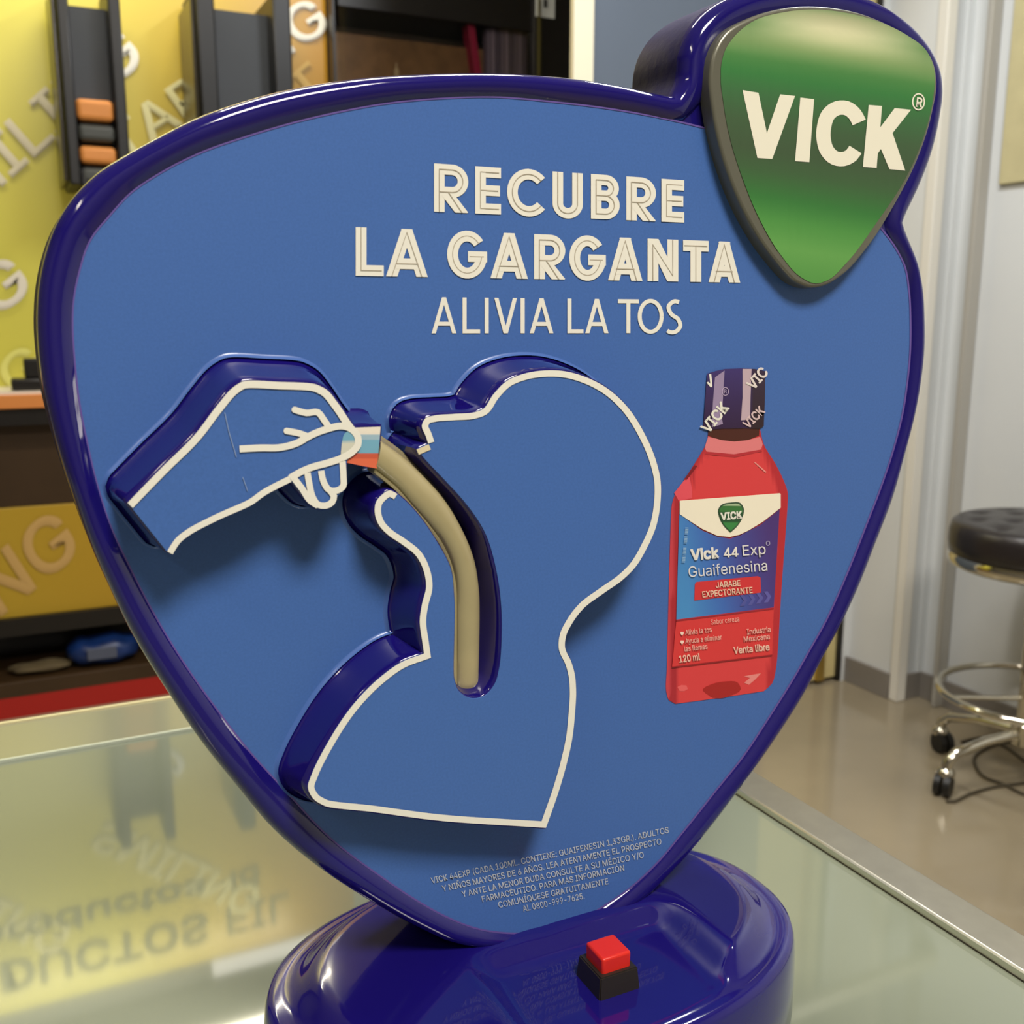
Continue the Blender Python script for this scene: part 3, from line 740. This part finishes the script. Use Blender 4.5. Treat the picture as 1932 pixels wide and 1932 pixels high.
def grc(p):
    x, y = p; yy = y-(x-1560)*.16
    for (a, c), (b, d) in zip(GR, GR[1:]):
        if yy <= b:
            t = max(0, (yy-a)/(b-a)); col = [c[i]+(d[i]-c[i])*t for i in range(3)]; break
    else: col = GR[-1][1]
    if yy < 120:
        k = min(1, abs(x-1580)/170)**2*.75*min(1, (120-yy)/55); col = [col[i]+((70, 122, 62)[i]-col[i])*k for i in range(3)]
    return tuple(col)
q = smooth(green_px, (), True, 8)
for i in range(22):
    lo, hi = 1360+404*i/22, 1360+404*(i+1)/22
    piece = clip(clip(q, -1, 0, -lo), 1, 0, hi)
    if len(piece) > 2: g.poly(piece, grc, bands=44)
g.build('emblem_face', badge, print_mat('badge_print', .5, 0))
v = Print(YS-BH-.0004)
WV = (240, 237, 216)
v.poly([(1401, 170), (1431, 175), (1447, 251), (1472, 178), (1500, 181), (1457, 300), (1429, 298)], WV)
v.poly([(1510, 184), (1536, 187), (1527, 306), (1500, 304)], WV)
v.stroke([(1621, 231), (1613, 216), (1597, 204), (1580, 204), (1563, 216), (1555, 238), (1554, 262), (1561, 285), (1575, 298), (1591, 300), (1606, 293), (1614, 282)], 27, WV, sm=())
v.poly([(1639, 198), (1664, 200), (1661, 240), (1688, 204), (1719, 207), (1684, 251), (1708, 322), (1678, 319), (1662, 281), (1656, 290), (1654, 317), (1628, 315)], WV)
v.stroke([(1733+11*math.cos(a*math.pi/12), 192+15*math.sin(a*math.pi/12)) for a in range(24)], 2.6, WV, closed=True)
v.text('R', (1729, 201), (1739, 202), 17, WV, .02)
v.build('emblem_lettering', badge)

# ---- headline lettering
def glyphs(p, words, x_lines, wd, col, inline=None):
    """words: (char, x0, x1); x_lines: top and bottom line as ((xa, ya), (xb, yb))"""
    (t0, t1), (b0, b1) = x_lines
    ty = lambda x: t0[1]+(x-t0[0])*(t1[1]-t0[1])/(t1[0]-t0[0])
    by_ = lambda x: b0[1]+(x-b0[0])*(b1[1]-b0[1])/(b1[0]-b0[0])
    for ch, x0, x1 in words:
        H = by_(x0)-ty(x0); W = x1-x0; h = wd/2
        S = []; l, r, tp, bt = h, W-h, H-h, h
        def arc(cx, cy, rx, ry, a0, a1, n=22): return [(cx+rx*math.cos(math.radians(a0+(a1-a0)*i/n)), cy+ry*math.sin(math.radians(a0+(a1-a0)*i/n))) for i in range(n+1)]
        E = wd
        if ch == 'R':
            m_ = H*.42; rr = (tp-m_)/2; cy = (tp+m_)/2; cx = r-rr*.95
            S = [[(l, 0), (l, H)], [(l-h+.01, tp), (cx, tp)]+arc(cx, cy, rr*.95, rr, 90, -90)+[(cx, m_), (l, m_)], [(cx-wd*.6, m_), (r+wd*.1, -E*.25)]]
        elif ch == 'E': S = [[(l, 0), (l, H)], [(l-h+.01, tp), (W, tp)], [(l, H/2), (W*.96, H/2)], [(l-h+.01, bt), (W, bt)]]
        elif ch == 'C': S = [arc(W*.565, H/2, W*.565-h, H/2-h*.85, 42, 318, 34)]
        elif ch == 'G': S = [arc(W/2, H/2, W/2-h, H/2-h*.85, 38, 360, 34), [(W, H*.46), (W*.52, H*.46)]]
        elif ch == 'U':
            rr = (r-l)/2; S = [[(l, H), (l, rr+h*.8)]+arc(W/2, rr+h*.8, rr, rr, 180, 360)[1:-1]+[(r, rr+h*.8), (r, H)]]
        elif ch == 'B':
            m_ = H*.53; r1 = (tp-m_)/2; r2 = (m_-bt)/2; c1 = r-r1*1.05; c2 = r-r2*.95
            S = [[(l, 0), (l, H)], [(l-h+.01, tp), (c1, tp)]+arc(c1, m_+r1, r1*.95, r1, 90, -90)+[(l, m_)], [(l, m_), (c2, m_)]+arc(c2, bt+r2, r2*.95, r2, 90, -90)+[(l-h+.01, bt)]]
        elif ch == 'L': S = [[(l, 0), (l, H)], [(l-h+.01, bt), (W, bt)]]
        elif ch == 'A':
            k = .55*wd; S = [[(k*.9, -E*.3), (W/2+k*.12, H*1.02)], [(W-k*.9, -E*.3), (W/2-k*.12, H*1.02)], [(W*.2, H*.27), (W*.8, H*.27)]]
        elif ch == 'N': S = [[(l, 0), (l, H)], [(r, 0), (r, H)], [(l-h*.1, H), (r+h*.1, 0)]]
        elif ch == 'T': S = [[(0, tp), (W, tp)], [(W/2, 0), (W/2, H)]]
        elif ch == 'I': S = [[(W/2, 0), (W/2, H)]]
        elif ch == 'V': S = [[(h*1.0, H*1.05), (W/2, 0-E*.1)], [(W-h*1.0, H*1.05), (W/2, 0-E*.1)]]
        elif ch == 'O': S = [arc(W/2, H/2, W/2-h, H/2-h*.7, 0, 360, 40)]
        elif ch == 'S':
            S = [smooth([(W-h*1.6, H*.93), (W*.55, H-h*.7), (l+W*.02, H*.80), (W*.32, H*.57), (W*.74, H*.42), (r, H*.22), (W*.55, h*.6), (W*.2, h*.6), (h*.5, H*.08)], (), False, 3)]
        IL = S
        if inline:
            if ch == 'R': IL = [[(l, 0), (l, tp), (cx, tp)]+arc(cx, cy, rr*.95, rr, 90, -90)+[(cx, m_), (l, m_)], [(cx-wd*.35, m_), (r+wd*.1, -E*.25)]]
            elif ch == 'E': IL = [[(W*.93, tp), (l, tp), (l, bt), (W*.93, bt)], [(l, H/2), (W*.9, H/2)]]
            elif ch == 'L': IL = [[(l, H), (l, bt), (W*.93, bt)]]
            elif ch == 'B': IL = [[(c1, m_), (l, m_), (l, tp), (c1, tp)]+arc(c1, m_+r1, r1*.95, r1, 90, -90), [(l, m_), (l, bt), (c2, bt)]+arc(c2, bt+r2, r2*.95, r2, -90, 90)]
            elif ch == 'A': IL = [[(k*.9, -E*.3), (W/2, H*.93), (W-k*.9, -E*.3)], [(W*.24, H*.27), (W*.76, H*.27)]]
            elif ch == 'N': IL = [[(l, 0), (l, H*.86), (r, H*.14), (r, H)]]
            elif ch == 'T': IL = [[(W*.05, tp), (W*.95, tp)], [(W/2, 0), (W/2, tp)]]
            elif ch == 'G': IL = [arc(W/2, H/2, W/2-h, H/2-h*.85, 38, 352, 34), [(W*.92, H*.46), (W*.56, H*.46)]]
        over = 3 if ch in 'CGUOS' else 0
        def put(path, w2, c, lim=True):
            P = [Vector(a) for a in path]; P = [a for i, a in enumerate(P) if i == 0 or (a-P[i-1]).length > .05]; N = len(P)
            Lf = []; Rt = []
            for i, a in enumerate(P):
                d1 = (a-P[i-1]).normalized() if i else (P[1]-a).normalized(); d2 = (P[i+1]-a).normalized() if i < N-1 else d1
                t = (d1+d2).normalized(); nn = Vector((-t.y, t.x)); m = 1/max(.45, nn.dot(Vector((-d1.y, d1.x))))
                Lf.append(a+nn*m*w2/2); Rt.append(a-nn*m*w2/2)
            p.m = (p.m+1) % 7; p.hold = True
            for i in range(N-1):
                qd = [tuple(Lf[i]), tuple(Lf[i+1]), tuple(Rt[i+1]), tuple(Rt[i])]
                qd = clip(clip(qd, 0, -1, over), 0, 1, H+over)
                if len(qd) < 3: continue
                p._add([(x0+a, by_(x0+a)-b*(by_(x0+a)-ty(x0+a))/H) for a, b in qd], [tuple(range(len(qd)))], c)
            p.hold = False
        for s_ in S: put(s_, wd, col)
        if inline:
            p.k += 1
            for s_ in IL:
                put(s_, inline[0], inline[1])
            p.k -= 1
INL = (1.5, (176, 166, 146))
def cx4(x): return 640+x/2.415
def cy4(y): return 280+y/2.415
hl = Print(YS-.0007)
def row(s, xs, tl_, tr_, bl_, br_, wd, inl):
    glyphs(hl, [(c, cx4(a), cx4(b)) for c, (a, b) in zip(s, xs)], (((cx4(tl_[0]), cy4(tl_[1])), (cx4(tr_[0]), cy4(tr_[1]))), ((cx4(bl_[0]), cy4(bl_[1])), (cx4(br_[0]), cy4(br_[1])))), wd, (240, 238, 224), inl)
row('RECUBRE', [(432, 588), (620, 737), (765, 940), (972, 1110), (1147, 1278), (1308, 1443), (1468, 1572)], (432, 68), (1572, 145), (432, 288), (1567, 338), 20, INL)
row('LAGARGANTA', [(75, 203), (210, 407), (492, 674), (686, 863), (888, 1030), (1048, 1215), (1222, 1385), (1405, 1545), (1567, 1683), (1680, 1830)], (75, 358), (1765, 425), (78, 580), (1830, 612), 20.5, INL)
row('ALIVIALATOS', [(420, 535), (562, 642), (662, 682), (705, 812), (826, 846), (867, 977), (1040, 1113), (1120, 1228), (1270, 1365), (1360, 1478), (1490, 1563)], (420, 678), (1563, 690), (420, 843), (1563, 842), 7.6, None)
hl.build('headline_lettering', ad)
dc = Print(YS-.0007); GC = (196, 204, 214); UPV = ((-3, -11), (-1.5, -11))
for s_, a, b in (('VICK 44EXP (CADA 100ML. CONTIENE: GUAIFENESIN 1,33GR.). ADULTOS', (815, 1667), (1262, 1571)), ('Y NIÑOS MAYORES DE 6 AÑOS. LEA ATENTAMENTE EL PROSPECTO', (836, 1682), (1248, 1592.5)),
                 ('Y ANTE LA MENOR DUDA CONSULTE A SU MÉDICO Y/O', (873, 1692.5), (1215, 1618)), ('FARMACÉUTICO. PARA MÁS INFORMACIÓN', (911, 1702), (1178, 1642.5)),
                 ('COMUNÍQUESE GRATUITAMENTE', (942, 1713), (1148, 1668)), ('AL 0800-999-7625.', (988, 1720), (1103, 1695.5))):
    dc.text(s_, a, b, 11, GC, .006, top=UPV)
dc.build('small_print', ad)

# ---- printed bottle
RED = (222, 66, 68)
bt = Print(YS-.0006)
glass_px = [(1337, 806), (1333, 836), (1322, 856), (1300, 891), (1273, 934), (1268, 950), (1266, 976), (1262, 1110), (1258, 1262), (1257, 1304), (1262, 1321), (1274, 1328), (1300, 1324.5), (1355, 1317), (1400, 1310.4), (1441, 1304), (1457, 1289), (1464, 1262), (1475, 1103), (1486, 950), (1486, 928), (1480, 910), (1463, 875), (1441, 838), (1433, 806)]
def rc(p):
    x, y = p; xl = 1266-.03*(y-976); xr = 1486-.062*(y-940)
    if y < 930: xl = 1337-(y-820)*.6; xr = 1432+(y-820)*.5
    t = (x-xl)/(xr-xl+1e-6); e = min(t, 1-t)
    c = RED
    if e < .10 and t < .5: c = (176, 42, 52) if e > .03 else (206, 66, 76)
    elif e < .08: c = (188, 44, 52)
    return c
q = smooth(glass_px, (0, 24, 4, 11, 12, 14, 15), True, 8)
for i in range(36):
    lo, hi = 1255+234*i/36, 1255+234*(i+1)/36
    piece = clip(clip(q, -1, 0, -lo), 1, 0, hi)
    if len(piece) > 2: bt.poly(piece, rc, bands=16)
bt.up()
bt.poly([(1336, 824), (1370, 831), (1405, 831), (1434, 824), (1439, 838), (1436, 848), (1385, 857), (1333, 852), (1330, 846)], (228, 128, 130), sm=(0, 3))
bt.poly([(1333, 852), (1385, 857), (1436, 848), (1438, 852), (1385, 863), (1330, 857)], (186, 48, 56))
bt.poly([(1337, 806), (1433, 806), (1432, 822), (1412, 830), (1385, 833), (1360, 830), (1336, 822)], (76, 36, 26))
bt.poly([(1310, 878), (1316, 879), (1296, 905), (1290, 905)], (130, 26, 34)).poly([(1422, 872), (1425, 872), (1446, 890), (1444, 892)], (240, 150, 140))
bt.poly([(1272, 930), (1300, 895), (1306, 925), (1306, 940), (1281, 946)], (232, 84, 96))
bt.poly([(1326, 1300), (1340, 1292), (1365, 1286), (1392, 1288), (1398, 1300), (1380, 1312), (1345, 1316)], (172, 36, 34), sm=())
bt.poly([(1403, 1276), (1436, 1270), (1425, 1282), (1413, 1292), (1404, 1288), (1415, 1279)], (236, 140, 134))
bt.poly([(1278, 1296), (1295, 1293), (1298, 1300), (1282, 1304)], (236, 100, 100), sm=())
bt.up()
bottle = bt.build('bottle_picture', ad)
cpn = Print(YS-.0010)
cap_px = [(1334, 705), (1350, 700), (1368, 696), (1399, 695), (1424, 696), (1444, 700), (1443, 760), (1441, 804), (1433, 809), (1400, 808), (1360, 809), (1337, 811), (1327, 805), (1330, 760)]
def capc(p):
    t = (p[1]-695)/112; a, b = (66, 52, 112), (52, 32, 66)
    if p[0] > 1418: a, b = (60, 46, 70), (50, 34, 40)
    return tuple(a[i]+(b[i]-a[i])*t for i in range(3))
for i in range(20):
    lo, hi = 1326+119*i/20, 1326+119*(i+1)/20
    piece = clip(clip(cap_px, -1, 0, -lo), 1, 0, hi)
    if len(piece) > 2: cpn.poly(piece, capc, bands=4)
cpn.up(); cpn.poly([(1349, 712), (1367, 699), (1364, 750), (1362, 790), (1364, 800), (1343, 806), (1345, 760)], (158, 140, 172))
cpn.poly([(1401, 696), (1418, 696), (1416, 750), (1415, 792), (1398, 793), (1401, 750)], (196, 172, 182))
cpn.up()
cpn.text('VICK', (1337, 818), (1376, 770), 20, WP, .02)
cpn.text('VICK', (1412, 809), (1444, 777), 16, (222, 196, 196), .02)
cpn.text('VIC', (1422, 736), (1450, 704), 19, (236, 226, 220), .02)
cpn.poly([(1333, 722), (1336, 720), (1340, 724), (1338, 706), (1342, 706), (1344, 729), (1341, 731)], WP)
cpn.stroke([(1368.5+6*math.cos(a*math.pi/8), 738.5+7.5*math.sin(a*math.pi/8)) for a in range(16)], 1.3, (190, 170, 200), closed=True)
cpn.text('R', (1366, 742), (1371, 742), 7, (190, 170, 200))
cpn.build('cap_print', bottle)
lb = Print(YS-.0010)
lab = [(1282, 960), (1297, 981), (1325, 1001), (1354, 1013), (1377, 1016), (1397, 1010), (1435, 990), (1471, 961), (1460, 1146), (1276, 1169)]
def lc(p):
    t = (p[0]-1276)/190+(p[1]-1050)*-.0011
    t = min(1, max(0, t)); st_ = [(0, (74, 146, 206)), (.35, (66, 110, 188)), (.65, (72, 76, 152)), (1, (78, 52, 120))]
    for (a, c), (b, d) in zip(st_, st_[1:]):
        if t <= b: return tuple(c[i]+(d[i]-c[i])*(t-a)/(b-a) for i in range(3))
lb.poly(lab, lc, bands=24, vert=True)
lb.poly([(1276, 1169), (1460, 1146), (1457, 1235), (1268, 1258)], (220, 60, 60), bands=6)
lb.up(); lb.stroke([(1268, 1259), (1457, 1236)], 2.2, (150, 34, 40)).stroke([(1276, 1171), (1460, 1148)], 3, (164, 38, 50))
lb.poly([(1282.5, 946), (1284, 944.5), (1471, 930.5), (1473, 932), (1473, 958), (1440, 984), (1412, 1001), (1395, 1009), (1377, 1013), (1354, 1011), (1325, 998), (1300, 982), (1282.5, 970)], (248, 240, 216))
for k in range(4):
    x = 1396+k*15; y = 1132-k*2.2
    lb.poly([(x, y-9), (x+7, y-10), (x+14, y), (x+8, y+11), (x, y+12), (x+7, y+1)], (84+k*5, 88+k*2, 160+k*3))
lb.poly([(1311, 1102), (1314, 1098), (1430, 1087), (1435, 1090), (1436, 1118), (1310, 1133)], (214, 54, 58))
lb.up()
mb = [(1355, 961), (1361, 952.5), (1379, 948), (1397, 949), (1403.5, 959), (1401, 976), (1391, 993), (1378, 1005), (1366, 993), (1357, 976)]
lb.poly(smooth(mb, (7,), True, 4), (56, 84, 60)); lb.up()
lb.poly(smooth([(1378+(a-1378)*.9, 975+(b-975)*.9) for a, b in mb], (7,), True, 4), lambda p: (170, 190, 150) if p[1] < 954 else ((60, 120, 60) if p[1] < 966 else ((40, 84, 50) if p[1] < 986 else (60, 136, 70))), bands=14)
lb.up()
lb.text('VICK', (1361, 981), (1400, 977.5), 13, WP, .03)
lb.text('Vick', (1305, 1056.5), (1356, 1052), 19.5, (240, 236, 226), .03)
for x_ in (1366, 1380.5):
    q4 = lambda u, v_: (x_+u*12.5-v_*.6, 1051.5-(x_-1366)*.08-v_*18.5)
    lb.stroke([q4(.9, .25), q4(.12, .25), q4(.68, .95)], 3, (240, 236, 226)).stroke([q4(.70, 0), q4(.70, 1)], 3, (240, 236, 226)).stroke([q4(.1, .25), q4(1.05, .25)], 3, (240, 236, 226))
lb.text('Exp', (1402, 1048.5), (1445, 1045), 19.5, (236, 232, 226))
lb.stroke([(1449+3.4*math.cos(a*math.pi/6), 1025+4*math.sin(a*math.pi/6)) for a in range(12)], 1, (200, 196, 216), closed=True)
lb.text('Guaifenesina', (1300, 1089), (1448, 1076.5), 20, (232, 230, 228))
lb.text('JARABE', (1351, 1109), (1397, 1105), 10.5, (244, 206, 180), .015)
lb.text('EXPECTORANTE', (1326, 1127), (1420, 1118.5), 11, (244, 206, 180), .015)
RT = (244, 184, 170)
lb.text('Sabor cereza', (1342, 1178.5), (1395, 1172), 9.5, RT)
lb.text('Alivia la tos', (1293.5, 1198), (1343, 1192), 9.5, RT, .01)
lb.text('Ayuda a eliminar', (1293.5, 1214.5), (1362, 1206.5), 9.5, RT, .01)
lb.text('las flemas', (1292, 1229), (1335, 1224), 9.5, RT, .01)
lb.text('120 ml', (1282.5, 1250), (1321, 1245), 12.5, (248, 200, 180), .02)
lb.text('Industria', (1410, 1197), (1454, 1192), 10, RT, .01)
lb.text('Mexicana', (1404, 1211), (1452.5, 1205.5), 10, RT, .01)
lb.text('Venta libre', (1385, 1233.5), (1452, 1226.5), 12.5, (248, 200, 180), .02)
for y in (1195, 1211.5):
    lb.poly([(1287+dx, y+dy) for dx, dy in ((0, 4.5), (-3.4, 0), (-2.6, -3), (-.6, -3), (0, -1.6), (.6, -3), (2.6, -3), (3.4, 0))], (252, 222, 204))
for (a, b) in ((996, 1010), (1013, 1027), (1034, 1048), (1049, 1063)):
    n_ = 5
    for i in range(n_):
        y = a+(b-a)*i/n_; x = 1296-(y-996)*.1
        lb.stroke([(x-3, y), (x+3, y+.3)], 1.6, (150, 186, 214))
lb.build('label_print', bottle)
